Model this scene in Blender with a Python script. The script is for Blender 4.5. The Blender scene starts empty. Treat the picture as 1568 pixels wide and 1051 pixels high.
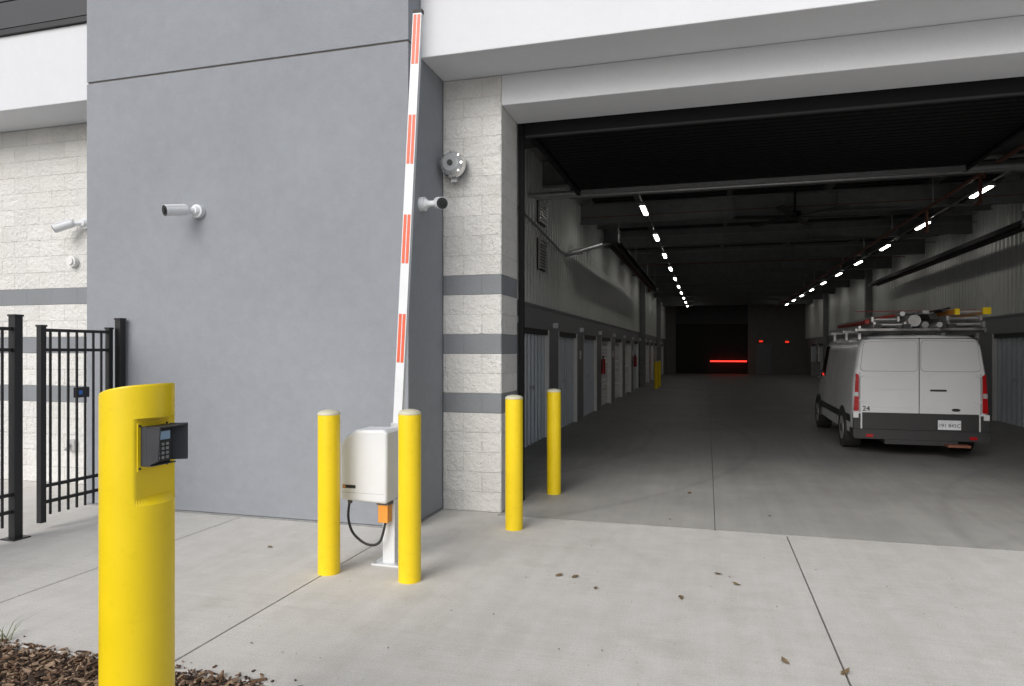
import bpy, bmesh, math, random
from mathutils import Vector, Matrix
random.seed(7)
scene = bpy.context.scene

# ------------------------------------------------------------------ materials
def new_mat(name):
    m = bpy.data.materials.new(name); m.use_nodes = True
    nt = m.node_tree
    return m, nt, nt.nodes['Principled BSDF']
def N(nt, t, **kw):
    n = nt.nodes.new(t)
    for k, v in kw.items():
        setattr(n, k, v)
    return n
def setin(n, **kw):
    for k, v in kw.items():
        n.inputs[k.replace('_', ' ')].default_value = v
def c4(c): return (c[0], c[1], c[2], 1)
def noise(nt, vec, scale, detail=4, rough=0.55):
    n = N(nt, 'ShaderNodeTexNoise'); setin(n, Scale=scale, Detail=detail, Roughness=rough)
    nt.links.new(vec, n.inputs['Vector']); return n.outputs['Fac']
def ramp(nt, fac, p0, c0, p1, c1):
    r = N(nt, 'ShaderNodeValToRGB')
    r.color_ramp.elements[0].position = p0; r.color_ramp.elements[0].color = c4(c0)
    r.color_ramp.elements[1].position = p1; r.color_ramp.elements[1].color = c4(c1)
    nt.links.new(fac, r.inputs[0]); return r.outputs[0]
def mixc(nt, fac, a, b, mode='MIX'):
    m = N(nt, 'ShaderNodeMix', data_type='RGBA', blend_type=mode)
    for i, v in ((0, fac), (6, a), (7, b)):
        if isinstance(v, (int, float)): m.inputs[i].default_value = v
        elif isinstance(v, tuple): m.inputs[i].default_value = c4(v)
        else: nt.links.new(v, m.inputs[i])
    return m.outputs[2]
def mth(nt, op, a, b=0.0, c=0.0):
    m = N(nt, 'ShaderNodeMath', operation=op)
    for i, v in enumerate((a, b, c)):
        if isinstance(v, (int, float)): m.inputs[i].default_value = v
        else: nt.links.new(v, m.inputs[i])
    return m.outputs[0]
def bump(nt, bs, h, strength, dist, prev=None):
    b = N(nt, 'ShaderNodeBump'); setin(b, Strength=strength, Distance=dist)
    nt.links.new(h, b.inputs['Height'])
    if prev: nt.links.new(prev, b.inputs['Normal'])
    nt.links.new(b.outputs[0], bs.inputs['Normal']); return b.outputs[0]
def objco(nt, sc=None):
    tc = N(nt, 'ShaderNodeTexCoord')
    if sc is None: return tc.outputs['Object']
    mp = N(nt, 'ShaderNodeMapping'); mp.inputs['Scale'].default_value = sc
    nt.links.new(tc.outputs['Object'], mp.inputs[0]); return mp.outputs[0]

def pm(name, col, rough=0.5, metal=0.0, var=0.12, vs=6.0, bs=60.0, bst=0.08, spec=0.5, dirt=0.0, stretch=None):
    m, nt, b = new_mat(name)
    v = objco(nt, stretch)
    f = noise(nt, v, vs, 3)
    lo = tuple(c*(1-var) for c in col); hi = tuple(min(1, c*(1+var)) for c in col)
    colr = ramp(nt, f, 0.3, lo, 0.7, hi)
    if dirt:
        f2 = noise(nt, v, vs*5, 5, 0.7)
        d = ramp(nt, f2, 0.55, (1, 1, 1), 0.8, (1-dirt, 1-dirt, 1-dirt*1.1))
        colr = mixc(nt, 1.0, colr, d, 'MULTIPLY')
    nt.links.new(colr, b.inputs['Base Color'])
    setin(b, Roughness=rough, Metallic=metal); b.inputs['Specular IOR Level'].default_value = spec
    rr = mth(nt, 'MULTIPLY_ADD', f, 0.2, rough-0.1)
    nt.links.new(rr, b.inputs['Roughness'])
    if bst: bump(nt, b, noise(nt, v, bs, 2), bst, 0.01)
    return m
def emis(name, col, st):
    m, nt, b = new_mat(name)
    b.inputs['Base Color'].default_value = c4(col)
    b.inputs['Emission Color'].default_value = c4(col); b.inputs['Emission Strength'].default_value = st
    return m

M = {}
def stucco(name, col, mott=1.0):
    m, nt, b = new_mat(name); v = objco(nt)
    big = noise(nt, v, 0.8, 3, 0.5); mid = noise(nt, v, 9, 5, 0.65); fine = noise(nt, v, 150, 2, 0.6)
    k = .04*mott
    c = ramp(nt, big, 0.3, tuple(x*(1-k) for x in col), 0.7, tuple(x*(1+k) for x in col))
    c = mixc(nt, 1.0, c, ramp(nt, mid, 0.3, (1-.055*mott,)*3, 0.72, (1+.04*mott,)*3), 'MULTIPLY')
    c = mixc(nt, 1.0, c, ramp(nt, fine, 0.3, (1-.18*mott,)*3, 0.7, (1+.14*mott,)*3), 'MULTIPLY')
    nt.links.new(c, b.inputs['Base Color']); setin(b, Roughness=0.93)
    b.inputs['Specular IOR Level'].default_value = .2
    p = bump(nt, b, fine, 0.45*mott, 0.005); bump(nt, b, mid, 0.25*mott, 0.014, p)
    return m
M['stucco'] = stucco('grey_stucco', (0.285, 0.302, 0.330))
M['white'] = stucco('white_stucco', (0.665, 0.68, 0.71), .35)
M['darkwall'] = pm('dark_siding', (0.05, 0.052, 0.058), 0.6)
# split-face block
m, nt, b = new_mat('split_face_block')
v = objco(nt); sp = N(nt, 'ShaderNodeSeparateXYZ'); nt.links.new(v, sp.inputs[0])
h = mth(nt, 'ADD', sp.outputs[0], sp.outputs[1])
cb = N(nt, 'ShaderNodeCombineXYZ'); nt.links.new(h, cb.inputs[0]); nt.links.new(sp.outputs[2], cb.inputs[1])
br = N(nt, 'ShaderNodeTexBrick', offset=0.5)
setin(br, Scale=1.0, Mortar_Size=0.006, Mortar_Smooth=0.7, Brick_Width=0.4064, Row_Height=0.2032, Bias=0.0)
br.inputs['Color1'].default_value = (0.70, 0.697, 0.685, 1); br.inputs['Color2'].default_value = (0.76, 0.757, 0.745, 1)
br.inputs['Mortar'].default_value = (0.64, 0.635, 0.62, 1)
nt.links.new(cb.outputs[0], br.inputs['Vector'])
row = mth(nt, 'FLOOR', mth(nt, 'DIVIDE', sp.outputs[2], 0.2032))
st = mth(nt, 'ADD', mth(nt, 'ADD', mth(nt, 'COMPARE', row, 5.0, 0.1), mth(nt, 'COMPARE', row, 8.0, 0.1)), mth(nt, 'COMPARE', row, 11.0, 0.1))
rough_amt = mth(nt, 'MULTIPLY_ADD', st, -0.85, 1.0)
col = mixc(nt, st, br.outputs['Color'], (0.225, 0.24, 0.26))
n1 = noise(nt, v, 16, 4, 0.65); n2 = noise(nt, v, 50, 3, 0.7)
col = mixc(nt, 1.0, col, ramp(nt, n2, 0.3, (0.91,)*3, 0.6, (1.03,)*3), 'MULTIPLY')
pit = noise(nt, v, 30, 2, 0.6)
pitc = ramp(nt, pit, 0.26, (0.72, 0.71, 0.69), 0.34, (1, 1, 1))
col = mixc(nt, rough_amt, col, mixc(nt, 1.0, col, pitc, 'MULTIPLY'))
col = mixc(nt, 1.0, col, ramp(nt, noise(nt, v, 2.0, 3), 0.3, (0.95, 0.945, 0.93), 0.7, (1.02,)*3), 'MULTIPLY')
nt.links.new(col, b.inputs['Base Color']); setin(b, Roughness=0.85); b.inputs['Specular IOR Level'].default_value = .25
hh = mth(nt, 'MULTIPLY', mth(nt, 'ADD', n1, mth(nt, 'MULTIPLY', n2, 0.35)), rough_amt)
p = bump(nt, b, hh, 1.0, 0.038)
inv = mth(nt, 'SUBTRACT', 1.0, br.outputs['Fac'])
bump(nt, b, inv, 0.7, 0.007, p)
M['block'] = m
# concrete
def concrete(name, c_lo, c_hi, rough, interior=False):
    m, nt, b = new_mat(name); v = objco(nt)
    big = noise(nt, v, 0.55, 4, 0.55); mid = noise(nt, v, 5, 5, 0.65); fine = noise(nt, v, 110, 3, 0.7)
    c = ramp(nt, big, 0.3, c_lo, 0.7, c_hi)
    c = mixc(nt, 1.0, c, ramp(nt, mid, 0.3, (0.93, 0.925, 0.915), 0.68, (1.04,)*3), 'MULTIPLY')
    c = mixc(nt, 1.0, c, ramp(nt, fine, 0.3, (0.80,)*3, 0.7, (1.12,)*3), 'MULTIPLY')
    vs = objco(nt, (7.0, 0.35, 1)); streak = noise(nt, vs, 1.0, 4, 0.65)
    c = mixc(nt, 1.0, c, ramp(nt, streak, 0.3, ((0.90,)*3 if interior else (0.955, .95, .94)), 0.7, (1.04,)*3), 'MULTIPLY')
    if interior:
        for (cx, cy, r0, w_, seed) in ((9.5, 6.5, 7.3, .11, 1.3), (9.5, 6.5, 5.6, .11, 1.7), (-9.0, 13.0, 9.8, .10, 1.5), (-9.0, 13.0, 8.0, .1, .9), (5.5, 4.0, 4.2, .12, 1.2)):
            sub = N(nt, 'ShaderNodeVectorMath', operation='DISTANCE'); nt.links.new(v, sub.inputs[0]); sub.inputs[1].default_value = (cx, cy, 0)
            d = mth(nt, 'DIVIDE', mth(nt, 'ABSOLUTE', mth(nt, 'SUBTRACT', sub.outputs['Value'], r0)), w_)
            s = mth(nt, 'SUBTRACT', 1.0, d)
            s = mth(nt, 'MULTIPLY', mth(nt, 'MAXIMUM', s, 0.0), mth(nt, 'MULTIPLY', noise(nt, v, seed, 3, 0.6), 1.0))
            c = mixc(nt, 1.0, c, ramp(nt, s, 0.05, (1, 1, 1), 0.6, (0.84, 0.84, 0.85)), 'MULTIPLY')
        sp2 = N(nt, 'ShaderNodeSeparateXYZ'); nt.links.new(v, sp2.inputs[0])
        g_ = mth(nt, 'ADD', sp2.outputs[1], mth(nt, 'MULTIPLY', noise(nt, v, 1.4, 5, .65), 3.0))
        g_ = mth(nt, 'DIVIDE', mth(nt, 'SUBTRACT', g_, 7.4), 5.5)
        c = mixc(nt, 1.0, c, ramp(nt, g_, 0.0, (2.25, 2.22, 2.14), 1.0, (0.90, 0.90, 0.91)), 'MULTIPLY')  # daylight fading inward from the doorway, painted into the floor tone with patchy edges
    else:
        sp_ = noise(nt, v, 26, 2, 0.5)
        c = mixc(nt, 1.0, c, ramp(nt, sp_, 0.70, (1, 1, 1), 0.77, (0.74, 0.71, 0.66)), 'MULTIPLY')
        st_ = noise(nt, v, 1.7, 5, 0.7)
        c = mixc(nt, 1.0, c, ramp(nt, st_, 0.53, (1, 1, 1), 0.70, (0.90, 0.89, 0.87)), 'MULTIPLY')
        vt = objco(nt, (0.5, 60, 1)); br_ = noise(nt, vt, 1.0, 2, 0.5)
        c = mixc(nt, 1.0, c, ramp(nt, br_, 0.3, (0.955,)*3, 0.7, (1.025,)*3), 'MULTIPLY')
    nt.links.new(c, b.inputs['Base Color'])
    nt.links.new(mth(nt, 'MULTIPLY_ADD', mid, 0.3, rough-0.15), b.inputs['Roughness'])
    b.inputs['Specular IOR Level'].default_value = .3
    bump(nt, b, fine, 0.3, 0.003)
    return m
M['conc'] = concrete('concrete_apron', (0.575, 0.56, 0.535), (0.635, 0.62, 0.595), 0.9)
M['floor'] = concrete('concrete_floor_worn_daylit', (0.185, 0.184, 0.18), (0.235, 0.233, 0.228), 0.6, True)
M['joint'] = pm('joint_dark', (0.12, 0.115, 0.105), 0.95)
M['earth'] = pm('asphalt', (0.12, 0.12, 0.12), 0.95, vs=2, bs=90, bst=0.4)
M['soil'] = pm('mulch_soil', (0.05, 0.032, 0.022), 0.95, var=0.5, vs=25, bs=70, bst=0.8)
M['mul'] = [pm('mulch_chip_a', (0.15, 0.088, 0.052), 0.9), pm('mulch_chip_b', (0.075, 0.045, 0.03), 0.9), pm('mulch_chip_c', (0.30, 0.21, 0.14), 0.9)]
M['leaf'] = pm('dry_leaf', (0.17, 0.12, 0.06), 0.8, var=0.5, vs=20)
M['grass'] = pm('grass_blade', (0.13, 0.15, 0.06), 0.7)
M['yellow'] = pm('yellow_plastic', (0.86, 0.62, 0.008), 0.38, var=0.03, vs=3, bs=25, bst=0.04, dirt=0.14)
M['yellow2'] = pm('yellow_plastic_pedestal', (0.80, 0.59, 0.006), 0.38, var=0.03, vs=5, bs=30, bst=0.03, dirt=0.08)
M['cap'] = pm('bollard_cap_sky_sheen', (0.58, 0.56, 0.42), 0.5, var=.05)  # sky highlight on the yellow dome tops, painted as a pale colour
M['whitep'] = pm('white_powdercoat', (0.70, 0.72, 0.75), 0.35, var=0.03, vs=5, dirt=0.05)
M['vanw'] = pm('van_white_paint', (0.60, 0.615, 0.64), 0.22, var=0.02, vs=2, bst=0, dirt=0.05)
M['black'] = pm('black_powdercoat', (0.010, 0.010, 0.012), 0.42, vs=10)
M['doorblk'] = pm('overhead_door_black', (0.006, 0.006, 0.007), 0.6, vs=10, spec=.2)
M['blackp'] = pm('black_plastic', (0.02, 0.02, 0.022), 0.55, vs=10, bs=200, bst=0.2)
M['dgrey'] = pm('reader_grey_plastic', (0.034, 0.037, 0.046), 0.5, bs=200, bst=0.15)
M['tire'] = pm('tire_rubber', (0.018, 0.018, 0.018), 0.85)
M['glass'] = pm('dark_glass', (0.01, 0.012, 0.014), 0.06, var=0, bst=0)
M['red'] = pm('red_reflective', (0.74, 0.115, 0.05), 0.35, var=0.08, vs=30)
M['orange'] = pm('orange_plastic', (0.70, 0.28, 0.04), 0.45)
M['tail'] = pm('tail_red', (0.34, 0.008, 0.01), 0.15, bst=0)
M['steel'] = pm('galvanised_steel', (0.48, 0.49, 0.50), 0.38, 0.6, vs=20)
M['dsteel'] = pm('dull_steel', (0.27, 0.275, 0.28), 0.5, 0.3, vs=20)
M['chrome'] = pm('chrome', (0.7, 0.7, 0.7), 0.15, 1.0, var=0.03, bst=0)
M['alum'] = pm('aluminium', (0.55, 0.55, 0.56), 0.35, 0.6)
M['corr'] = pm('corrugated_metal', (0.57, 0.585, 0.57), 0.36, 0.08, vs=1.2, var=0.04, bs=30, bst=0.0)
M['udoor'] = pm('unit_door_metal', (0.50, 0.545, 0.60), 0.35, 0.1, vs=2, var=.05)
M['rollw'] = pm('roll_door_white', (0.72, 0.72, 0.72), 0.35, 0.0, var=.04)
M['header'] = pm('header_grey', (0.19, 0.20, 0.215), 0.5, var=.05)
M['deck'] = pm('roof_deck', (0.075, 0.078, 0.08), 0.7)
M['beam'] = pm('steel_beam_primer', (0.20, 0.21, 0.21), 0.6)
M['insul'] = pm('white_insulation', (0.5, 0.5, 0.5), 0.7)
M['pipe'] = pm('red_brown_pipe', (0.17, 0.06, 0.035), 0.5)
M['voidb'] = pm('unlit_opening_black', (0.004, 0.004, 0.004), 0.6, bst=0)  # near-black sheet painted for the darkness beyond the end opening
M['blockin'] = pm('interior_grey_wall', (0.17, 0.17, 0.165), 0.7)
M['lamp'] = emis('lamp_tube', (1.0, 0.97, 0.9), 25)
M['redglow'] = emis('red_glow', (1.0, 0.03, 0.02), 4)
M['redsign'] = emis('exit_red', (1.0, 0.04, 0.02), .9)
M['cyan'] = emis('reader_screen', (0.2, 0.3, 0.42), 0.12)
M['blue'] = pm('blue_label', (0.03, 0.14, 0.5), 0.4)
M['plate'] = pm('plate_white', (0.62, 0.64, 0.68), 0.4)
M['pink'] = pm('red_cloth', (0.3, 0.03, 0.02), 0.7)
M['lens'] = pm('clear_lens', (0.45, 0.47, 0.48), 0.08, 0.3, bst=0)

# ------------------------------------------------------------------ mesh builder
class MB:
    def __init__(s):
        s.v = []; s.f = []; s.fm = []; s.fs = []; s.mats = []; s.xf = Matrix.Identity(4)
    def mi(s, m):
        if m not in s.mats: s.mats.append(m)
        return s.mats.index(m)
    def add(s, vs, fs, mat, smooth=False):
        o = len(s.v); i = s.mi(mat)
        s.v += [tuple(s.xf @ Vector(p)) for p in vs]
        for k, f in enumerate(fs):
            s.f.append(tuple(o+j for j in f)); s.fm.append(i)
            s.fs.append(smooth[k] if isinstance(smooth, list) else smooth)
    def box(s, x0, x1, y0, y1, z0, z1, mat):
        vs = [(x, y, z) for z in (z0, z1) for y in (y0, y1) for x in (x0, x1)]
        s.add(vs, [(0, 2, 3, 1), (4, 5, 7, 6), (0, 1, 5, 4), (2, 6, 7, 3), (0, 4, 6, 2), (1, 3, 7, 5)], mat)
    def cyl(s, p0, p1, r, mat, r1=None, n=16):
        p0 = Vector(p0); p1 = Vector(p1); r1 = r if r1 is None else r1
        d = (p1-p0).normalized(); a = d.orthogonal().normalized(); b_ = d.cross(a)
        ring = lambda p, rr: [tuple(p + (a*math.cos(t)+b_*math.sin(t))*rr) for t in [2*math.pi*k/n for k in range(n)]]
        s.add(ring(p0, r)+ring(p1, r1), [(k, (k+1) % n, n+(k+1) % n, n+k) for k in range(n)], mat, True)
        s.add(ring(p0, r), [tuple(reversed(range(n)))], mat); s.add(ring(p1, r1), [tuple(range(n))], mat)
    def tube(s, pts, r, mat, n=10):
        pts = [Vector(p) for p in pts]; sm = []
        for i in range(len(pts)-1):
            a = pts[max(0, i-1)]; b_ = pts[i]; c = pts[i+1]; d = pts[min(len(pts)-1, i+2)]
            for k in range(6):
                t = k/6
                sm.append(0.5*((2*b_)+(c-a)*t+(2*a-5*b_+4*c-d)*t*t+(-a+3*b_-3*c+d)*t**3))
        sm.append(pts[-1])
        for a, c in zip(sm[:-1], sm[1:]): s.cyl(a, c, r, mat, n=n)
    def dome(s, c, r, h, mat, n=24, k=5):
        rings = []
        for i in range(k):
            t = i/k*math.pi/2
            rings.append([(c[0]+r*math.cos(t)*math.cos(2*math.pi*j/n), c[1]+r*math.cos(t)*math.sin(2*math.pi*j/n), c[2]+h*math.sin(t)) for j in range(n)])
        vs = sum(rings, [])+[(c[0], c[1], c[2]+h)]; fs = []
        for i in range(k-1):
            for j in range(n): fs.append((i*n+j, i*n+(j+1) % n, (i+1)*n+(j+1) % n, (i+1)*n+j))
        for j in range(n): fs.append(((k-1)*n+j, (k-1)*n+(j+1) % n, k*n))
        s.add(vs, fs, mat, True)
    def prism(s, poly, a, b_, mat, axis='Y'):
        def P(p, t):
            return (p[0], t, p[1]) if axis == 'Y' else ((t, p[0], p[1]) if axis == 'X' else (p[0], p[1], t))
        n = len(poly)
        s.add([P(p, a) for p in poly]+[P(p, b_) for p in poly],
              [tuple(range(n)), tuple(reversed(range(n, 2*n)))]+[(k, n+k, n+(k+1) % n, (k+1) % n) for k in range(n)], mat)
    def build(s, name, parent=None, bevel=0.0, loc=None, rotz=0.0, seg=2):
        me = bpy.data.meshes.new(name); me.from_pydata(s.v, [], s.f)
        for m_ in s.mats: me.materials.append(m_)
        me.polygons.foreach_set('material_index', s.fm); me.polygons.foreach_set('use_smooth', s.fs)
        bm = bmesh.new(); bm.from_mesh(me); bmesh.ops.recalc_face_normals(bm, faces=bm.faces); bm.to_mesh(me); bm.free()
        ob = bpy.data.objects.new(name, me); scene.collection.objects.link(ob)
        if loc: ob.location = loc
        ob.rotation_euler[2] = rotz
        if parent: ob.parent = parent
        if bevel:
            bv = ob.modifiers.new('bevel', 'BEVEL'); bv.width = bevel; bv.segments = seg; bv.limit_method = 'ANGLE'; bv.angle_limit = math.radians(50)
        return ob
def rrect(pts, r, k=4):
    out = []; n = len(pts)
    for i in range(n):
        p = Vector(pts[i]); a = Vector(pts[i-1]); c = Vector(pts[(i+1) % n])
        u = p+(a-p).normalized()*r; w = p+(c-p).normalized()*r
        for j in range(k+1):
            t = j/k; q = u*(1-t)**2+p*2*t*(1-t)+w*t*t; out.append((q.x, q.y))
    return out
def empty(name):
    e = bpy.data.objects.new(name, None); scene.collection.objects.link(e); return e

# ------------------------------------------------------------------ ground
g = MB(); g.box(-400, 400, -400, 400, -0.3, -0.06, M['earth']); g.build('ground')
ap = MB()
xs = [-25, -21.5, -18, -14.5, -11, -7.9, -4.48, -2.74, 0.685, 4.1, 7.5, 11, 15]
ys = [-14, -9, -4, 0.6, 6.6]
J = 0.005
for i in range(len(xs)-1):
    for j in range(len(ys)-1):
        x0, x1, y0, y1 = xs[i]+J, xs[i+1]-J, ys[j]+J, ys[j+1]-J
        if y1 < 0.65 and x0 < -2:
            continue
        if j == 3 and x1 < -2.7 and x0 > -20: y0 = 2.95
        if j == 3 and (x1 < -2.7 or x0 > 4): y1 = 6.72
        if i == 7 and j == 3:
            pts = [(-2.733, 2.95)]+[(-2.15+0.25*math.sin(t), 2.70+0.25*math.cos(t)) for t in [k*math.pi/16 for k in range(9)]]+[(-1.9, 0.607), (x1, 0.607), (x1, y1), (-2.03, y1), (-2.03, 6.72), (x0, 6.72)]
            ap.prism(pts, -0.12, 0.0, M['conc'], 'Z'); continue
        ap.box(x0, x1, y0, y1, -0.12, 0.0, M['conc'])
ap.build('concrete_apron', bevel=0.005)
jb = MB(); jb.box(-2.76, 15, 0.5, 6.7, -0.058, -0.02, M['joint']); jb.box(-25, -2.76, 3.0, 6.7, -0.058, -0.02, M['joint']); jb.build('joint_sealant')
fl = MB()
fl.box(-2.022, 0.067, 6.607, 7.3, -0.1, 0.0, M['floor']); fl.box(0.073, 3.56, 6.607, 7.3, -0.1, 0.0, M['floor'])
yy = [7.3, 11.5, 16.5, 21.5, 26.5, 31.5, 36.5, 41.5, 46.5, 52]
for a, c in zip(yy[:-1], yy[1:]):
    for x0, x1 in ((-3.2, 0.067), (0.073, 3.6), (3.606, 7.0)):
        fl.box(x0, x1, a+(0.0 if a == 7.3 else 0.003), c-0.003, -0.1, 0.0, M['floor'])
fl.build('concrete_floor')
fb = MB(); fb.box(-3.2, 7, 6.6, 52, -0.2, -0.03, M['joint']); fb.build('floor_subbase')

# mulch
mu = MB()
nx, ny = 60, 40
vs = []; X0, X1, Y0, Y1 = -9.0, -1.87, -2.0, 2.96
for j in range(ny+1):
    for i in range(nx+1):
        vs.append((X0+(X1-X0)*i/nx, Y0+(Y1-Y0)*j/ny, -0.02+random.uniform(-.012, .012)))
mu.add(vs, [(j*(nx+1)+i, j*(nx+1)+i+1, (j+1)*(nx+1)+i+1, (j+1)*(nx+1)+i) for j in range(ny) for i in range(nx)], M['soil'], True)
for k in range(8000):
    dense = k < 6500
    x = random.uniform(-4.6, -1.93) if dense else random.uniform(-9, -1.93)
    y = random.uniform(1.7, 2.97) if dense else random.uniform(-2, 2.9)
    if x > -2.15 and y > 2.7 and (x+2.15)**2+(y-2.7)**2 > 0.06: continue
    L = random.uniform(.015, .06); W = random.uniform(.008, .022); T = random.uniform(.003, .008)
    if k % 25 == 0: L *= 1.8; W *= 1.8
    mu.xf = Matrix.Translation((x, y, random.uniform(-.015, .015))) @ Matrix.Rotation(random.uniform(0, 6.28), 4, 'Z') @ Matrix.Rotation(random.gauss(0, .35), 4, 'X') @ Matrix.Rotation(random.gauss(0, .3), 4, 'Y')
    mm = random.choice(M['mul'])
    a_, b2, c_, d_ = [random.uniform(.3, 1) for _ in range(4)]
    mu.add([(-L/2, -W/2*a_, -T/2), (L/2, -W/2*b2, -T/2), (L/2, W/2*c_, -T/2), (-L/2, W/2*d_, -T/2), (-L/2*.9, -W/2*a_, T/2), (L/2*.8, -W/2*b2, T/2), (L/2*.9, W/2*c_, T/2), (-L/2*.7, W/2*d_, T/2)],
           [(0, 3, 2, 1), (4, 5, 6, 7), (0, 1, 5, 4), (1, 2, 6, 5), (2, 3, 7, 6), (3, 0, 4, 7)], mm)
mu.xf = Matrix.Identity(4)
for k in range(60):
    x = random.uniform(-4.4, -1.9); y = 2.95+abs(random.gauss(0, .05))
    mu.xf = Matrix.Translation((x, y, .006)) @ Matrix.Rotation(random.uniform(0, 6.28), 4, 'Z'); L = random.uniform(.006, .03)
    mu.box(-L/2, L/2, -.004, .004, -.003, .003, random.choice(M['mul']))
mu.xf = Matrix.Identity(4)
mu.build('mulch_bed')
gt = MB()
for k in range(14):
    a = random.uniform(0, 6.28); l = random.uniform(.1, .22); bx, by = -3.85+random.uniform(-.04, .04), 2.97+random.uniform(-.03, .03)
    dx, dy = math.cos(a), math.sin(a)
    w = .003
    gt.add([(bx-dy*w, by+dx*w, -.01), (bx+dy*w, by-dx*w, -.01), (bx+dx*l*.45+dy*w*.7, by+dy*l*.45-dx*w*.7, l*.35), (bx+dx*l*.45-dy*w*.7, by+dy*l*.45+dx*w*.7, l*.35), (bx+dx*l, by+dy*l, l*.4)],
           [(0, 1, 2, 3), (3, 2, 4)], M['grass'])
gt.build('grass_tuft')
lf = MB()
pts = [(-.17, 4.72), (-.75, 4.75), (-1.05, 4.95), (-.93, 4.95), (.08, 5.3), (.2, 5.1), (.68, 3.85), (.95, 3.5), (1.05, 3.45), (1.12, 3.55), (-3.1, 3.35), (-3.7, 4.0), (-3.55, 5.0), (-.35, 6.9), (2.4, 3.9), (.6, 7.3), (-.2, 8.2), (1.9, 4.6), (1.7, 3.4), (0.4, 3.9)]
pts += [(random.uniform(-4.5, 4), random.uniform(3, 6.5)) for _ in range(90)]
for i, (x, y) in enumerate(pts):
    s_ = random.uniform(.022, .038) if i < 20 else random.uniform(.004, .011)
    lf.xf = Matrix.Translation((x, y, 0.004)) @ Matrix.Rotation(random.uniform(0, 6.28), 4, 'Z')
    q = [(-s_, 0, .003), (-s_*.3, s_*.45, s_*random.uniform(.1, .7)), (s_*.4, s_*.5, s_*.2), (s_, 0, s_*random.uniform(.1, .8)), (s_*.3, -s_*.5, s_*random.uniform(.1, .6)), (-s_*.4, -s_*.4, .002), (0, 0, .001)]
    lf.add(q, [(0, 1, 6), (1, 2, 6), (2, 3, 6), (3, 4, 6), (4, 5, 6), (5, 0, 6)], M['leaf'])
lf.xf = Matrix.Identity(4)
lf.tube([(.88, 3.47, .005), (.93, 3.56, .03), (1.02, 3.58, .035), (1.10, 3.50, .01)], .0018, M['leaf'], n=5)
lf.tube([(.95, 3.44, .005), (1.0, 3.5, .02), (1.08, 3.47, .005)], .0016, M['leaf'], n=5)
lf.build('fallen_leaves')

# ------------------------------------------------------------------ building
B = empty('storage_building')
t = MB()
t.box(-6.42, -2.66, 5.84, 6.70, 0.02, 4.522, M['stucco']); t.box(-6.42, -2.66, 5.84, 6.70, 4.540, 10, M['stucco'])
t.build('stucco_tower', B, bevel=0.006)
t = MB(); t.box(-6.408, -2.672, 5.852, 6.69, 0.0, 9.9, M['joint']); t.build('tower_reveal', B)
t = MB(); t.box(-6.43, -2.652, 5.834, 5.85, 0.0, 0.018, M['dsteel']); t.box(-2.66, -2.652, 5.85, 6.698, 0.0, 0.018, M['dsteel']); t.build('base_flashing', B)
w = MB()
w.box(-24, -6.422, 6.70, 7.30, 0, 4.47, M['block']); w.box(-2.658, -2.02, 6.70, 7.30, 0, 4.47, M['block']); w.box(3.55, 15, 6.70, 7.30, 0, 4.47, M['block'])
w.build('block_wall', B, bevel=0.008)
w = MB()
w.box(-2.018, 3.548, 6.698, 7.302, 4.16, 4.47, M['white'])
w.box(-2.656, 15, 6.10, 7.30, 4.472, 5.34, M['white']); w.box(-24, -6.424, 6.10, 7.30, 4.472, 5.34, M['white'])
w.build('white_fascia', B, bevel=0.008)
w = MB()
w.box(-2.656, 15, 6.3, 7.30, 5.342, 9.5, M['darkwall']); w.box(-24, -6.424, 6.3, 7.30, 5.342, 9.5, M['darkwall'])
for k in range(12):
    zz = 5.55+k*.33
    w.box(-24, -6.43, 6.285, 6.299, zz, zz+.31, M['darkwall']); w.box(-2.65, 15, 6.285, 6.299, zz, zz+.31, M['darkwall'])
w.box(-24, -6.426, 6.06, 6.30, 5.342, 5.40, M['black']); w.box(-2.654, 15, 6.06, 6.30, 5.342, 5.40, M['black'])
w.build('upper_siding', B)
w = MB()
w.box(-24, 15, 7.302, 54, 5.75, 5.9, M['deck'])
w.box(-3.4, -3.2, 7.302, 52, 0, 5.75, M['blockin']); w.box(7.0, 7.2, 7.302, 52, 0, 5.75, M['blockin'])
w.box(-24, -2.94, 7.302, 7.45, 0, 5.75, M['blockin']); w.box(6.6, 15, 7.302, 7.45, 0, 5.75, M['blockin'])
w.box(-24, -23.8, 7.45, 54, 0, 5.75, M['blockin']); w.box(14.8, 15, 7.45, 54, 0, 5.75, M['blockin'])
w.build('shell', B)

def corr(mb, X, y0, y1, z0, z1, sgn, mat, per=0.15, dep=0.022):
    vs = []; y = y0
    prof = [(0, 0), (.35, 0), (.5, 1), (.85, 1)]
    while y < y1:
        for a, d in prof:
            vs.append((X+sgn*dep*d, min(y+a*per, y1)))
        y += per
    n = len(vs)
    mb.add([(a, b_, z0) for a, b_ in vs]+[(a, b_, z1) for a, b_ in vs], [(i, i+1, n+i+1, n+i) for i in range(n-1)], mat)
def hrib(mb, X, y0, y1, z0, z1, sgn, mat, per=0.09, dep=0.02):
    vs = []; z = z0
    while z < z1:
        for a, d in ((0, 0), (.3, 0), (.5, 1), (.8, 1)):
            vs.append((X+sgn*dep*d, min(z+a*per, z1)))
        z += per
    n = len(vs)
    mb.add([(a, y0, b_) for a, b_ in vs]+[(a, y1, b_) for a, b_ in vs], [(i, i+1, n+i+1, n+i) for i in range(n-1)], mat)

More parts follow.
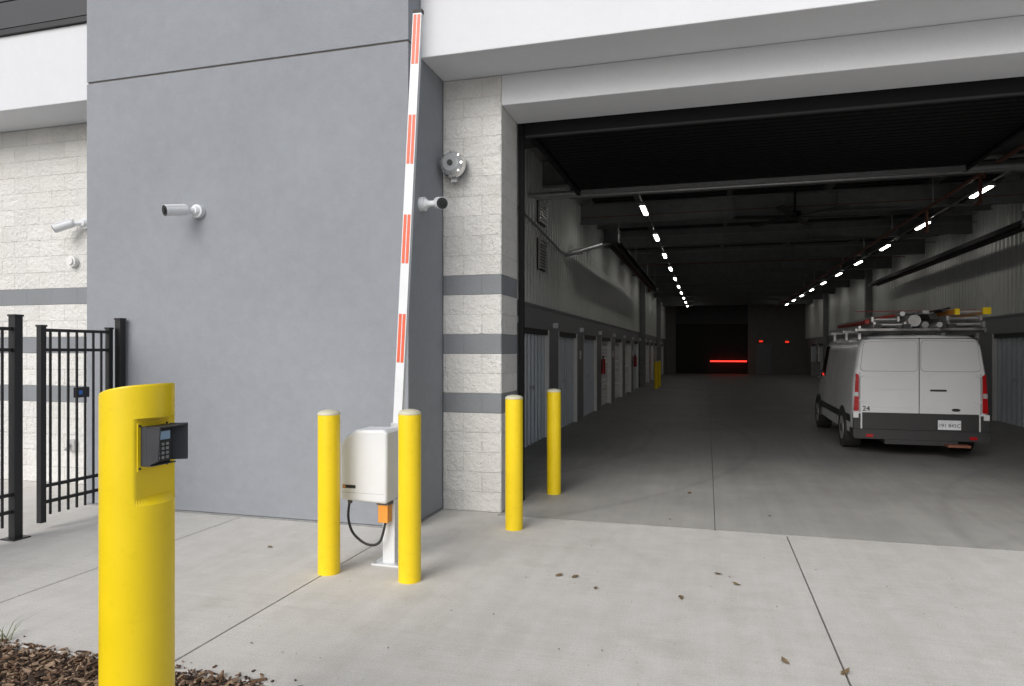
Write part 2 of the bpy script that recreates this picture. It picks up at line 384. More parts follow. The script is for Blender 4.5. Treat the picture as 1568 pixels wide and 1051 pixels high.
for side, X, sg in (('left', -2.92, 1), ('right', 6.5, -1)):
    iw = MB()
    corr(iw, X-sg*0.03, 7.46, 50.9, 2.452, 5.1, sg, M['corr'], per=.22, dep=.045)
    for z in (3.1, 3.9, 4.7):
        y = 7.6
        while y < 40:
            iw.box(min(X+sg*.014, X+sg*.02), max(X+sg*.014, X+sg*.02), y+.12, y+.14, z, z+.02, M['chrome']); y += .44
    xa, xb = sorted((X-sg*.28, X))
    iw.box(xa, xb, 7.46, 50.9, 2.05, 2.45, M['header'])
    xa2, xb2 = sorted((X, X+sg*.02)); iw.box(xa2, xb2, 7.46, 50.9, 2.43, 2.47, M['header'])
    iw.box(xa, xb, 7.46, 50.9, 5.1, 5.75, M['insul'])
    y = 7.8; k = 0; prev = 7.46
    while y < 49:
        xa3, xb3 = sorted((X-sg*.28, X+sg*.004))
        iw.box(xa3, xb3, prev, y, 0, 2.05, M['header'])
        if y > 9: iw.box(min(X, X+sg*.08), max(X, X+sg*.08), y-.5, y-.38, 2.10, 2.2, M['whitep'])
        if y > 9 and k % 2: iw.box(min(X, X+sg*.012), max(X, X+sg*.012), y-.55, y-.35, 1.45, 1.65, M['rollw'])
        D = X-sg*.13
        if k in (4, 5, 6, 9, 10, 11, 14): hrib(iw, D, y, y+2.1, 0, 2.05, sg, M['rollw'], per=.11, dep=.03)
        else: corr(iw, D, y, y+2.1, 0, 2.05, sg, M['udoor'], per=.26, dep=.06)
        xa4, xb4 = sorted((D, X+sg*.008))
        iw.box(xa4, xb4, y, y+.06, 0.0, 2.048, M['rollw']); iw.box(xa4, xb4, y+2.04, y+2.1, 0, 2.048, M['rollw'])
        xa4, xb4 = sorted((D, X-sg*.01))
        iw.box(xa4, xb4, y+.9, y+1.0, .98, 1.04, M['steel'])
        iw.box(xa4, xb4, y+.06, y+2.04, 1.95, 2.048, M['blackp'])
        prev = y+2.1; y += 2.95; k += 1
    xa3, xb3 = sorted((X-sg*.28, X+sg*.004)); iw.box(xa3, xb3, prev, 50.9, 0, 2.05, M['header'])
    iw.build('unit_wall_'+side, B)
co = MB()
for Y in (31.0, 41.6):
    for X, sg in ((-2.9, 1), (6.48, -1)):
        xa, xb = sorted((X, X+sg*.24)); co.box(xa, xb, Y, Y+.22, 0, 5.2, M['beam'])
co.build('steel_columns', B, bevel=.01)
rf = MB()
Y = 8.4; k = 0
while Y < 51:
    if k % 3 == 0 and Y > 11:
        rf.box(-3.19, 6.99, Y-.09, Y+.09, 4.66, 4.68, M['beam']); rf.box(-3.19, 6.99, Y-.01, Y+.01, 4.68, 5.1, M['beam']); rf.box(-3.19, 6.99, Y-.09, Y+.09, 5.1, 5.12, M['beam'])
        for X in (-1.5, .6, 2.7, 4.8): rf.box(X-.004, X+.004, Y-.085, Y-.01, 4.68, 5.1, M['beam'])
    else:
        rf.box(-3.19, 6.99, Y-.04, Y+.04, 5.0, 5.015, M['beam']); rf.box(-3.19, 6.99, Y-.008, Y+.008, 5.015, 5.22, M['beam'])
    Y += 1.3; k += 1
for X in (-1.6, .5, 2.6, 4.7): rf.box(X-.05, X+.05, 7.4, 50.9, 5.23, 5.4, M['beam'])
Y = 7.5
while Y < 51:
    rf.box(-3.19, 6.99, Y, Y+.13, 5.62, 5.70, M['deck']); Y += .3
rf.build('roof_framing', B)
pp = MB()
pp.cyl((4.4, 11, 4.62), (4.4, 50.5, 4.62), .035, M['pipe']); pp.cyl((-1.28, 12, 4.70), (-1.28, 50.5, 4.70), .015, M['steel']); pp.cyl((4.91, 12, 4.70), (4.91, 50.5, 4.70), .02, M['steel'])
pp.cyl((5.05, 10, 4.75), (5.05, 50.5, 4.75), .05, M['blackp'])
for Y in [12.5+3.2*i for i in range(12)]:
    pp.cyl((4.4, Y, 4.62), (4.4, Y, 5.2), .012, M['steel']); pp.cyl((4.4, Y+.5, 4.5), (4.4, Y+.5, 4.62), .014, M['pipe'])
    pp.cyl((-2.9, Y+.5, 4.82), (6.4, Y+.5, 4.82), .014, M['pipe' if int(Y) % 2 else 'dsteel'])
for Y in (11.25, 11.7):
    pp.cyl((-2.9, Y, 4.28 if Y < 11.5 else 4.33), (6.4, Y, 4.28 if Y < 11.5 else 4.33), .045 if Y < 11.5 else .03, M['steel'])
pp.cyl((4.4, 11.0, 4.62), (4.4, 11.0, 5.2), .035, M['pipe']); pp.cyl((4.4, 11.0, 4.62), (6.4, 11.0, 4.62), .03, M['pipe']); pp.cyl((4.75, 10.6, 3.9), (4.75, 10.6, 5.3), .025, M['pipe'])
for Y in (13.2, 16.1): pp.cyl((4.4, Y, 4.15), (4.4, Y, 4.62), .03, M['pipe']); pp.cyl((4.4, Y, 4.15), (4.4, Y+.15, 4.15), .035, M['pipe'])
pp.tube([(-2.84, 9.2, 3.95), (-2.84, 11, 3.85), (-2.84, 12.8, 3.72), (-2.8, 13.7, 3.64), (-2.5, 14.1, 3.68)], .022, M['dsteel'])
pp.cyl((-2.84, 14.1, 3.66), (-2.0, 15.1, 4.06), .05, M['steel'])
pp.build('ceiling_pipes', B)
lv = MB()
for z0, z1 in ((3.94, 4.41), (3.11, 3.66)):
    lv.box(-2.93, -2.88, 11.8, 12.4, z0, z1, M['blackp'])
    z = z0+.03
    while z < z1-.04: lv.box(-2.89, -2.85, 11.83, 12.37, z, z+.022, M['alum']); z += .055
    for a in (11.8, 12.37): lv.box(-2.89, -2.845, a, a+.03, z0, z1, M['alum'])
lv.build('wall_louvres', B)
ew = MB()
ew.box(-3.2, -2.2, 50.9, 51.2, 0, 5.75, M['blockin']); ew.box(2.75, 7, 50.9, 51.2, 0, 5.75, M['blockin']); ew.box(-2.2, 2.75, 50.9, 51.2, 3.56, 5.75, M['darkwall'])
ew.box(-2.2, 2.75, 51.1, 51.2, 0, 3.56, M['voidb']); ew.box(3.3, 4.3, 50.86, 50.9, 0, 2.15, M['header'])
ew.build('end_wall', B)

# overhead door
od = MB()
od.box(-1.93, 3.42, 7.45, 10.75, 4.20, 4.25, M['doorblk'])
Y = 7.5
while Y < 10.7:
    od.box(-1.9, 3.4, Y, Y+.05, 4.194, 4.20, M['doorblk']); Y += .13
for X in (-1.98, 3.44):
    od.box(X-.03, X+.03, 7.34, 10.9, 4.15, 4.25, M['doorblk'])
    od.box(X-.03, X+.03, 7.31, 7.36, 0, 4.3, M['doorblk'])
od.box(-1.93, 3.42, 7.31, 7.345, 4.02, 4.2, M['doorblk'])
od.box(-1.93, 3.42, 10.76, 10.82, 4.14, 4.24, M['dsteel'])
od.cyl((-1.93, 7.33, 4.02), (3.42, 7.33, 4.02), .022, M['black'])
od.cyl((-1.98, 7.6, 4.42), (3.44, 7.6, 4.42), .06, M['beam'])
for X in (-1.98, .7, 3.44):
    od.box(X-.02, X+.02, 10.83, 10.87, 4.2, 5.0, M['dsteel']); od.box(X-.02, X+.02, 8.9, 8.94, 4.25, 5.0, M['dsteel'])
od.build('overhead_door', B)

lm = MB(); lm.box(-.06, .06, -.5, .5, 0, .05, M['insul']); lm.box(-.035, .035, -.46, .46, -.02, 0, M['lamp'])
first = None
for i in range(10):
    for X in (-1.28, 4.91):
        if first is None:
            first = lm.build('ceiling_light'); o = first
        else:
            o = bpy.data.objects.new('ceiling_light', first.data); scene.collection.objects.link(o)
        o.location = (X, 14.7+3.6*i, 4.62)
for X in (-2.0, 5.9):
    h_ = MB()
    h_.prism([(-.18, -.06), (-.08, .08), (.08, .08), (.18, -.06), (.165, -.06), (.07, .065), (-.07, .065), (-.165, -.06)], 0, 13, M['black'])
    h_.cyl((0, .1, -.02), (0, 12.9, -.02), .05, M['blackp']); h_.box(-.15, .15, -.4, 0, -.1, .2, M['blackp'])
    for y in (1, 5, 9, 12.5): h_.cyl((0, y, .08), (0, y, .85), .008, M['steel'])
    h_.build('radiant_tube_heater', loc=(X, 15.2, 4.1))
fa = MB()
fa.cyl((0, 0, 0), (0, 0, .16), .13, M['black']); fa.cyl((0, 0, .14), (0, 0, .6), .025, M['black'])
for k in range(6):
    fa.xf = Matrix.Rotation(k*math.pi/3+.2, 4, 'Z') @ Matrix.Rotation(.2, 4, 'X')
    fa.box(.1, 1.25, -.08, .08, .05, .062, M['black'])
fa.xf = Matrix.Identity(4); fa.build('ceiling_fan', loc=(1.77, 15.5, 4.42))
rb = MB(); rb.cyl((.2, 50.6, .9), (2.65, 50.6, .9), .04, M['redglow']); rb.box(.1, .2, 50.5, 50.7, 0, 1.1, M['black']); rb.box(2.65, 2.73, 50.5, 50.7, 0, 1.0, M['black']); rb.build('red_light_bar')
for X, Z in ((3.6, 2.3), (5.3, 2.25)):
    ex = MB(); ex.box(X-.15, X+.15, 50.7, 50.75, Z-.10, Z+.10, M['black']); ex.box(X-.12, X+.12, 50.69, 50.7, Z-.06, Z+.06, M['redsign']); ex.build('exit_sign')
for X, Y, sg in ((-2.9, 19.3, 1), (-2.9, 28.2, 1), (6.48, 22.3, -1)):
    fe = MB(); fe.cyl((0, 0, 0), (0, 0, .38), .06, M['tail'], n=20); fe.dome((0, 0, .38), .06, .06, M['tail'], n=20); fe.cyl((0, 0, .43), (0, 0, .5), .02, M['blackp'], n=10); fe.box(-.02, .02, -.1, .02, .48, .51, M['blackp'])
    fe.tube([(0, -.02, .48), (0, -.1, .42), (0, -.1, .2)], .012, M['blackp'], n=6)
    fe.build('fire_extinguisher', loc=(X+sg*.08, Y, 1.0))

# ------------------------------------------------------------------ bollards
def bollard(x, y, h, r=.082):
    b_ = MB(); b_.cyl((0, 0, 0), (0, 0, h-.035), r, M['yellow'], n=40); b_.cyl((0, 0, h-.035), (0, 0, h-.027), r+.002, M['cap'], n=40); b_.dome((0, 0, h-.027), r+.001, .03, M['cap'], n=40)
    b_.build('yellow_bollard', loc=(x, y, 0))
for p_ in ((-2.72, 4.556, 1.216), (-2.067, 4.56, 1.235), (-1.73, 6.146, 1.245), (-1.712, 7.79, 1.215), (-2.15, 30.5, 1.2), (-2.1, 31.8, 1.2)): bollard(*p_)

# ------------------------------------------------------------------ card reader pedestal
P = empty('card_reader_pedestal')
cx, cy, r = -1.997, 2.03, .1225
n = 72; ch = .66*r
def ring(z, clip, sl=0.0, sc=1.0):
    out = []
    for k in range(n):
        a = 2*math.pi*k/n; x = r*math.cos(a)*sc; y = r*math.sin(a)*sc
        if clip is not None: x = min(x, clip)
        out.append((cx+x, cy+y, z+sl*(x/r)-(sl*.35*(x/r)**2 if sl else 0)))
    return out
rs = [ring(-.05, None), ring(1.115, None), ring(1.14, ch), ring(1.42, ch), ring(1.422, None), ring(1.520, None, .026), ring(1.526, None, .026, .975)]
pb = MB()
for i in range(len(rs)-1):
    smf = []
    for k in range(n):
        a = 2*math.pi*(k+.5)/n
        smf.append(not (i in (1, 3) or (i == 2 and r*math.cos(a) > ch)))
    pb.add(rs[i]+rs[i+1], [(k, (k+1) % n, n+(k+1) % n, n+k) for k in range(n)], M['yellow2'], smf)
pb.add(rs[-1], [tuple(range(n))], M['yellow2'])
pb.build('post', P)
fx_ = cx+ch
rd = MB()
Yc = cy-.018; z0, z1 = 1.253, 1.392
rd.box(fx_, fx_+.004, Yc-.068, Yc+.078, 1.235, 1.405, M['yellow2'])
rd.box(fx_+.004, fx_+.030, Yc-.055, Yc+.055, z0, z1, M['dgrey'])
rd.prism([(fx_+.03, z0), (fx_+.078, z0+.02), (fx_+.086, z1-.002), (fx_+.03, z1)], Yc-.055, Yc-.049, M['dgrey'])
rd.prism([(fx_+.03, Yc+.049), (fx_+.03, Yc+.055), (fx_+.082, Yc+.085), (fx_+.082, Yc+.079)], z0+.01, z1+.004, M['dgrey'], 'Z')
rd.prism([(fx_+.026, Yc-.055), (fx_+.086, Yc-.055), (fx_+.082, Yc+.085), (fx_+.026, Yc+.055)], z1-.004, z1, M['dgrey'], 'Z')
rd.prism([(fx_+.026, Yc-.055), (fx_+.05, Yc-.055), (fx_+.05, Yc+.062), (fx_+.026, Yc+.055)], z0, z0+.004, M['dgrey'], 'Z')
rd.box(fx_+.030, fx_+.045, Yc-.036, Yc+.042, z0+.012, z1-.012, M['blackp'])
rd.box(fx_+.045, fx_+.047, Yc-.03, Yc+.036, z1-.050, z1-.02, M['cyan'])
for a in range(3):
    for c_ in range(4): rd.box(fx_+.045, fx_+.048, Yc-.026+a*.021, Yc-.013+a*.021, z0+.020+c_*.016, z0+.030+c_*.016, M['dsteel'])
rd.build('card_reader', P, bevel=.0015)
sc_ = MB()
for y_ in (-.06, .066):
    for z_ in (1.245, 1.395): sc_.cyl((fx_+.003, Yc+y_, z_), (fx_+.008, Yc+y_, z_), .004, M['blackp'], n=10)
sc_.build('screws', P)

# ------------------------------------------------------------------ barrier gate
G = empty('barrier_gate')
cb_ = MB()
cb_.prism([(-2.735, .505), (-2.34, .49), (-2.335, 1.03), (-2.36, 1.055), (-2.60, 1.05), (-2.70, .985), (-2.735, .93)], 4.74, 5.0, M['whitep'])
cb_.build('cabinet', G, bevel=.022, seg=4)
cd = MB()
cd.box(-2.71, -2.60, 4.736, 4.741, .60, .625, M['blackp']); cd.box(-2.705, -2.685, 4.7345, 4.7365, .603, .622, M['orange'])
cd.box(-2.715, -2.36, 4.738, 4.742, .565, .567, M['dsteel'])
cd.prism([(-2.43, 0.012), (-2.33, 0.012), (-2.33, .50), (-2.43, .50)], 4.86, 4.96, M['whitep'])
cd.box(-2.50, -2.27, 4.80, 5.02, 0.0, .012, M['whitep'])
for x_ in (-2.48, -2.29):
    for y_ in (4.82, 5.0): cd.cyl((x_, y_, .012), (x_, y_, .03), .012, M['steel'], n=8)
cd.box(-2.43, -2.35, 4.78, 4.855, .34, .49, M['orange'])
cd.box(-2.44, -2.34, 4.775, 4.86, .475, .50, M['joint'])
cd.build('post_and_trim', G, bevel=.003)
cc = MB(); cc.tube([(-2.68, 4.80, .51), (-2.69, 4.79, .36), (-2.64, 4.78, .24), (-2.52, 4.78, .165), (-2.42, 4.79, .19), (-2.38, 4.81, .35)], .010, M['blackp']); cc.cyl((-2.68, 4.8, .47), (-2.68, 4.8, .52), .018, M['joint']); cc.build('cable', G)
am = MB()
p0 = Vector((-2.385, 5.03, .98)); p1 = Vector((-2.205, 5.03, 4.36)); L = (p1-p0).length
ang = math.atan2(p1.x-p0.x, p1.z-p0.z)
am.xf = Matrix.Translation(p0) @ Matrix.Rotation(ang, 4, 'Y')
am.box(-.037, .037, -.02, .02, 0, L-.03, M['whitep']); am.box(-.039, .039, -.022, .022, L-.03, L, M['blackp'])
z = L-.03
for k in range(4):
    for sy in (-1, 1):
        ya, yb = sorted((sy*.0205, sy*.0225))
        am.box(-.029, -.004, ya, yb, z-.40, z-.012, M['red']); am.box(.004, .029, ya, yb, z-.40, z-.012, M['red'])
    z -= .79
am.box(-.05, .05, -.03, .05, -.12, .1, M['steel'])
am.build('boom_arm', G, bevel=.002)

# ------------------------------------------------------------------ fence
def post(mb, x, y, w_, z0, z1):
    mb.box(x-w_/2, x+w_/2, y-w_/2, y+w_/2, z0, z1, M['black']); mb.box(x-w_/2-.006, x+w_/2+.006, y-w_/2-.006, y+w_/2+.006, z1, z1+.018, M['black'])
fg = MB(); X = -5.95
post(fg, X, 4.93, .055, .06, 1.88); post(fg, X, 5.68, .05, .06, 1.88)
for z in (.23, .38, 1.65, 1.835): fg.box(X-.015, X+.015, 4.93, 5.68, z, z+.03, M['black'])
y = 5.02
while y < 5.63: fg.box(X-.009, X+.009, y-.009, y+.009, .12, 1.84, M['black']); y += .094
fg.box(X+.016, X+.05, 5.25, 5.40, 1.2, 1.3, M['blackp']); fg.box(X+.05, X+.053, 5.28, 5.32, 1.23, 1.27, M['blue'])
fg.build('metal_gate', bevel=.002)
ff = MB(); X = -5.87
post(ff, X, 4.62, .075, 0, 1.96); ff.box(X-.08, X+.08, 4.54, 4.70, 0, .012, M['black']); post(ff, -5.90, 5.77, .07, 0, 1.98)
for z in (.23, .38, 1.65, 1.835): ff.box(X-.015, X+.015, 1.0, 4.62, z, z+.03, M['black'])
y = 4.5
while y > 1.0: ff.box(X-.009, X+.009, y-.009, y+.009, .12, 1.84, M['black']); y -= .1
post(ff, X, 2.4, .07, 0, 1.96)
ff.build('metal_fence', bevel=.002)

# ------------------------------------------------------------------ security cameras
def seccam(base, nrm, aim, name='security_camera'):
    b0 = Vector(base); nn = Vector(nrm).normalized(); d = Vector(aim).normalized()
    up = Vector((0, 0, 1)); sd = d.cross(up).normalized(); u2 = sd.cross(d)
    s_ = MB(); s_.cyl(b0, b0+nn*.05, .068, M['whitep'], n=24); s_.cyl(b0+nn*.05, b0+nn*.085, .055, M['whitep'], r1=.035, n=24)
    c0 = b0+nn*.12+d*.05+Vector((d.x, 0, 0))*.12
    s_.cyl(b0+nn*.06, c0, .03, M['whitep'])
    s_.cyl(c0-d*.06, c0-d*.04, .045, M['whitep'], r1=.054, n=24); s_.cyl(c0-d*.04, c0+d*.15, .054, M['whitep'], n=28); s_.cyl(c0+d*.15, c0+d*.165, .057, M['whitep'], r1=.055, n=28)
    s_.cyl(c0+d*.1645, c0+d*.170, .052, M['blackp'], n=28); s_.cyl(c0+d*.170, c0+d*.178, .026, M['glass'], n=20)
    s_.add([tuple(c0+d*a+sd*math.sin(b_)*.059+u2*math.cos(b_)*.059) for a in (-.03, .172) for b_ in (-.9, -.45, 0, .45, .9)]+[tuple(c0+d*a+sd*math.sin(b_)*.0555+u2*math.cos(b_)*.0555) for a in (-.03, .172) for b_ in (-.9, -.45, 0, .45, .9)],
           [(i, i+1, i+6, i+5) for i in range(4)]+[(10+i, 15+i, 16+i, 11+i) for i in range(4)]+[(5+i, 6+i, 16+i, 15+i) for i in range(4)]+[(0, 5, 15, 10), (4, 14, 19, 9)], M['whitep'])
    s_.build(name)
seccam((-4.97, 5.84, 3.07), (0, -1, 0), (-.42, -.90, -.18))
seccam((-2.66, 6.12, 3.07), (1, 0, 0), (.50, -.80, -.2))
seccam((-7.35, 6.70, 3.22), (0, -1, 0), (-.7, -.45, -.35))
jb_ = MB(); jb_.cyl((-7.55, 6.70, 2.76), (-7.55, 6.64, 2.76), .07, M['rollw']); jb_.cyl((-7.55, 6.64, 2.76), (-7.55, 6.62, 2.76), .045, M['rollw']); jb_.build('junction_box')
hb = MB(); hb.box(-7.62, -7.5, 6.64, 6.70, .42, .56, M['alum']); hb.cyl((-7.56, 6.64, .5), (-7.56, 6.58, .44), .02, M['steel']); hb.build('hose_bib', bevel=.005)
ab = MB(); bx, bz = -2.50, 3.56
ab.cyl((bx, 6.70, bz), (bx, 6.66, bz), .13, M['steel'], n=32); ab.cyl((bx, 6.66, bz), (bx, 6.58, bz), .075, M['alum'], n=20)
ab.cyl((bx, 6.59, bz), (bx, 6.53, bz), .135, M['chrome'], r1=.12, n=36); ab.cyl((bx, 6.53, bz), (bx, 6.49, bz), .12, M['lens'], r1=.08, n=36)
ab.cyl((bx, 6.49, bz), (bx, 6.475, bz), .028, M['blackp'], n=16)
for k in range(8):
    a = k*math.pi/4; ab.cyl((bx+.11*math.cos(a), 6.535, bz+.11*math.sin(a)), (bx+.11*math.cos(a), 6.51, bz+.11*math.sin(a)), .014, M['chrome'], n=8)
ab.box(bx-.03, bx+.03, 6.60, 6.66, bz-.17, bz-.1, M['steel'])
ab.build('alarm_bell')

# ------------------------------------------------------------------ van
V = empty('cargo_van'); V.location = (3.17, 12.0, 0); V.rotation_euler[2] = -0.018
prof = [(.86, .27), (.93, .33), (.94, .6), (.94, .95), (.93, 1.15), (.905, 1.36), (.87, 1.6), (.845, 1.74), (.79, 1.84), (.68, 1.885), (.4, 1.905), (0, 1.91)]
full = prof+[(-x, z) for x, z in reversed(prof[:-1])]
sts = [(0.0, 1.875, .965), (.02, 1.893, .983), (.06, 1.905, .995), (.15, 1.91, 1), (1.4, 1.92, 1), (2.9, 1.92, 1), (3.0, 1.92, 1), (3.5, 1.90, .99), (3.62, 1.86, .985), (4.0, 1.55, .97), (4.28, 1.22, .95), (4.6, 1.10, .92), (4.82, .98, .86), (4.92, .80, .76)]
vb = MB(); np_ = len(full); S = []
for y, H, ws in sts:
    S.append([(x*ws, y, z if z < .8 else .8+(z-.8)*(H-.8)/1.11) for x, z in full])
for i in range(len(S)-1):
    gl, wh = [], []
    for k in range(np_-1):
        kk = min(k, np_-2-k); q = (k, k+1, np_+k+1, np_+k)
        if (8 <= i <= 9 and kk >= 7) or (6 <= i <= 8 and 4 <= kk <= 6): gl.append(q)
        else: wh.append(q)
    vb.add(S[i]+S[i+1], wh, M['vanw'], True)
    if gl: vb.add([(x*1.001, y, z) for x, y, z in S[i]+S[i+1]], gl, M['glass'], True)
vb.add(S[0], [tuple(range(np_))], M['vanw']); vb.add(S[-1], [tuple(range(np_))], M['blackp'])
vb.add([S[0][0], S[0][-1], S[-1][-1], S[-1][0]], [(0, 1, 2, 3)], M['blackp'])
ob = vb.build('body', V)
bm = bmesh.new(); bm.from_mesh(ob.data); bmesh.ops.remove_doubles(bm, verts=bm.verts, dist=.0005); bmesh.ops.recalc_face_normals(bm, faces=bm.faces)
for e in bm.edges:
    if len(e.link_faces) == 2 and e.calc_face_angle(0) > .7: e.smooth = False
bm.to_mesh(ob.data); bm.free()
vd = MB()
for s_ in (-1, 1):
    outl = [(s_*.835, 1.33), (s_*.785, 1.80), (s_*.02, 1.82), (s_*.02, 1.33)]
    q = [(s_*.828, 1.336), (s_*.779, 1.794), (s_*.026, 1.814), (s_*.026, 1.336)]
    vd.prism(rrect(outl, .07), -.003, .01, M['dsteel']); vd.prism(rrect(q, .067), -.012, .01, M['vanw'])
    q = [(s_*.80, .76), (s_*.80, 1.27), (s_*.05, 1.27), (s_*.05, .76)]
    vd.prism(rrect(q, .05), -.006, .01, M['vanw'])
    vd.prism(rrect([(s_*.85, .70), (s_*.925, .70), (s_*.895, 1.30), (s_*.85, 1.27)], .015), -.02, .14, M['tail'])
    vd.prism(rrect([(s_*.857, .93), (s_*.918, .93), (s_*.912, 1.0), (s_*.857, 1.0)], .01), -.024, -.01, M['lens'])
    vd.prism([(s_*.83, .68), (s_*.838, .68), (s_*.838, 1.3), (s_*.83, 1.3)], -.008, .01, M['blackp'])
    for z in (.85, 1.25): vd.box(min(s_*.76, s_*.84), max(s_*.76, s_*.84), -.022, .0, z, z+.03, M['vanw'])
    vd.box(min(s_*.942, s_*.935), max(s_*.942, s_*.935)+0.002, .2, 4.2, .50, .62, M['blackp'])
    for y in (1.55, 2.9): vd.box(min(s_*.93, s_*.9425), max(s_*.93, s_*.9425), y, y+.008, .35, 1.1, M['joint'])
    for y in (.95, 4.05):
        arch = [(y+.41*math.cos(a), .31+.41*math.sin(a)) for a in [math.pi*k/16 for k in range(17)]]
        xa, xb = sorted((s_*.6, s_*.946)); vd.prism(arch, xa, xb, M['blackp'], 'X')
        vd.cyl((s_*.70, y, .335), (s_*.952, y, .335), .335, M['tire'], n=36); vd.cyl((s_*.952, y, .335), (s_*.957, y, .335), .20, M['alum'], n=24); vd.cyl((s_*.957, y, .335), (s_*.965, y, .335), .07, M['blackp'], n=16)
    vd.box(min(s_*.96, s_*1.14), max(s_*.96, s_*1.14), 3.55, 3.66, 1.12, 1.42, M['blackp'])
    vd.box(min(s_*.9, s_*1.0), max(s_*.9, s_*1.0), 3.58, 3.62, 1.2, 1.25, M['blackp'])
    vd.box(min(s_*.5, s_*.78), max(s_*.5, s_*.78), 4.75, 4.9, .78, .95, M['lens'])
    vd.box(min(s_*.66, s_*.76), max(s_*.66, s_*.76), -.088, -.08, .30, .345, M['tail'])
vd.box(-.004, .004, -.0145, .01, .66, 1.86, M['blackp']); vd.box(-.8, .8, -.004, .01, 1.838, 1.85, M['blackp'])
vd.box(-.80, .80, -.03, .02, .42, .68, M['blackp'])
vd.prism([(-.92, .27), (.92, .27), (.945, .32), (.945, .42), (-.945, .42), (-.945, .32)], -.08, .25, M['blackp'])
vd.box(-.93, -.83, -.03, .2, .42, .66, M['blackp']); vd.box(.83, .93, -.03, .2, .42, .66, M['blackp'])
vd.box(-.935, -.86, -.045, .2, .595, .68, M['vanw']); vd.box(.86, .935, -.045, .2, .595, .68, M['vanw'])
vd.box(.15, .37, -.03, .0, 1.03, 1.055, M['blackp']); vd.box(.17, .35, -.04, -.03, 1.035, 1.05, M['blackp'])
vd.box(-.62, -.08, -.009, .0, 1.045, 1.055, M['alum'])
vd.prism([(.5+.06*math.cos(a), .745+.022*math.sin(a)) for a in [k*math.pi/8 for k in range(16)]], -.018, -.005, M['blackp'])
vd.box(.25, .56, -.036, -.029, .44, .585, M['plate']); vd.box(.24, .57, -.033, -.0295, .43, .595, M['blackp'])
vd.box(-.5, .5, -.1, .4, .2, .27, M['blackp']); vd.box(.32, .62, -.28, -.08, .20, .235, M['pipe']); vd.box(-.2, .2, .3, 4.5, .18, .3, M['blackp'])
vd.build('trim_and_wheels', V, bevel=.006)
rk = MB()
for y in (.12, 1.3, 2.6):
    rk.box(-.88, .88, y, y+.05, 1.97, 2.01, M['alum'])
    for s_ in (-1, 1): rk.box(min(s_*.84, s_*.80), max(s_*.84, s_*.80), y-.02, y+.07, 1.84, 1.98, M['alum'])
for x in (-.86, .84): rk.box(x, x+.03, -.05, 2.9, 2.01, 2.05, M['alum'])
rk.box(-.86, .86, -.07, -.03, 1.93, 1.97, M['blackp'])
def ladder(xc, w_, z, y0, y1, mr, mrg):
    for s_ in (-1, 1): rk.box(xc+s_*w_/2-.015, xc+s_*w_/2+.015, y0, y1, z, z+.075, mr)
    y = y0+.12
    while y < y1: rk.cyl((xc-w_/2, y, z+.04), (xc+w_/2, y, z+.04), .016, mrg, n=8); y += .3
ladder(-.48, .42, 2.02, -.35, 3.2, M['alum'], M['alum']); ladder(-.52, .36, 2.105, -.25, 3.0, M['alum'], M['alum'])
ladder(.55, .46, 2.02, -.3, 3.4, M['dsteel'], M['alum']); ladder(.58, .40, 2.20, -.42, 2.8, M['orange'], M['alum']); ladder(.54, .44, 2.11, -.25, 2.9, M['alum'], M['alum'])
for x, z, rr, mt in ((-.1, 2.12, .09, M['insul']), (.06, 2.06, .05, M['dsteel']), (.2, 2.05, .04, M['steel']), (-.2, 2.03, .03, M['steel']), (.14, 2.18, .05, M['blackp']), (-.78, 2.1, .03, M['pink']), (-.3, 2.22, .035, M['steel']), (.3, 2.27, .025, M['blackp'])):
    rk.cyl((x, -.1-random.random()*.3, z), (x+random.uniform(-.05, .05), 2.6, z+.02), rr, mt, n=16)
for x in (-.7, -.3, .3): rk.box(x, x+.1, -.38, -.25, 2.0, 2.06, M['blackp'])
rk.box(.72, .82, -.46, -.40, 2.19, 2.29, M['yellow']); rk.box(.36, .42, -.46, -.40, 2.19, 2.28, M['yellow'])
rk.box(-.25, .0, .2, .5, 2.19, 2.25, M['blackp']); rk.box(.05, .2, .0, .4, 2.23, 2.28, M['steel'])
rk.box(-.85, .86, .3, .34, 2.29, 2.30, M['pink'])
rk.cyl((-.8, -.15, 2.12), (-.2, .1, 2.24), .018, M['pink'], n=8)
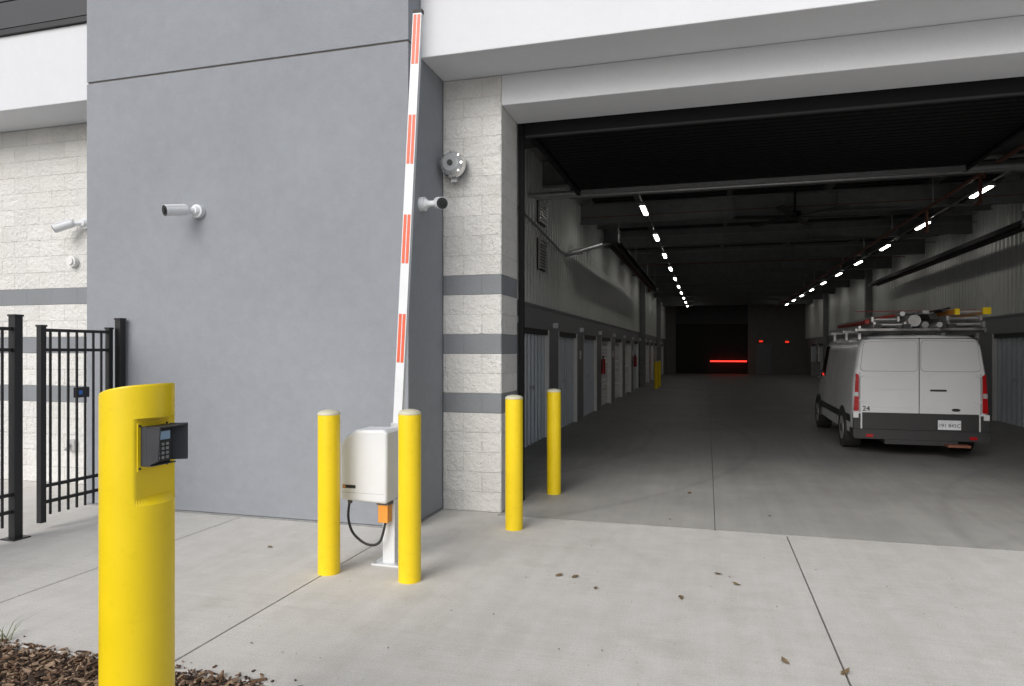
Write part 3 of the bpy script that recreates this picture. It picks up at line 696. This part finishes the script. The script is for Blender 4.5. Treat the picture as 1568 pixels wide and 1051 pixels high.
rk.cyl((.1, -.2, 2.25), (.5, .3, 2.33), .015, M['blackp'], n=8)
rk.build('roof_rack_with_ladders', V)
def text(s, loc, size, mat, parent, rx=math.pi/2):
    cu = bpy.data.curves.new('lettering', 'FONT'); cu.body = s; cu.size = size; cu.extrude = .001; cu.align_x = 'CENTER'
    cu.materials.append(mat); o = bpy.data.objects.new('lettering', cu); scene.collection.objects.link(o)
    o.location = loc; o.rotation_euler = (rx, 0, 0); o.parent = parent
text('191 845C', (.405, -.039, .48), .075, M['blackp'], V); text('24', (-.745, -.014, .705), .11, M['blackp'], V)

# ------------------------------------------------------------------ camera, light
cam = bpy.data.cameras.new('camera'); co_ = bpy.data.objects.new('camera', cam); scene.collection.objects.link(co_)
co_.location = (0, 0, 1.66); co_.rotation_euler = (math.pi/2, 0, math.atan(299/1050))
cam.lens = 24.107; cam.sensor_width = 36; cam.shift_y = .0073; cam.clip_end = 1500; cam.clip_start = .05
scene.camera = co_
wd = bpy.data.worlds.new('World'); scene.world = wd; wd.use_nodes = True; nt = wd.node_tree
bg = nt.nodes['Background']; sky = nt.nodes.new('ShaderNodeTexSky'); sky.sky_type = 'NISHITA'; sky.sun_disc = False
el, az = math.radians(34), math.radians(195)
sky.sun_elevation = el; sky.sun_rotation = az; sky.dust_density = 3.0; sky.air_density = 1.0; sky.ozone_density = 1.0
hs = nt.nodes.new('ShaderNodeHueSaturation'); hs.inputs['Saturation'].default_value = .4
nt.links.new(sky.outputs[0], hs.inputs['Color']); nt.links.new(hs.outputs[0], bg.inputs[0]); bg.inputs[1].default_value = .15
sl = bpy.data.lights.new('sun', 'SUN'); sl.energy = 1.4; sl.angle = math.radians(40); sl.color = (1, .985, .965)
so = bpy.data.objects.new('sun', sl); scene.collection.objects.link(so)
sd = Vector((math.sin(az)*math.cos(el), math.cos(az)*math.cos(el), math.sin(el)))
so.rotation_euler = sd.to_track_quat('Z', 'Y').to_euler()
scene.view_settings.view_transform = 'Standard'; scene.view_settings.look = 'None'; scene.view_settings.exposure = 0
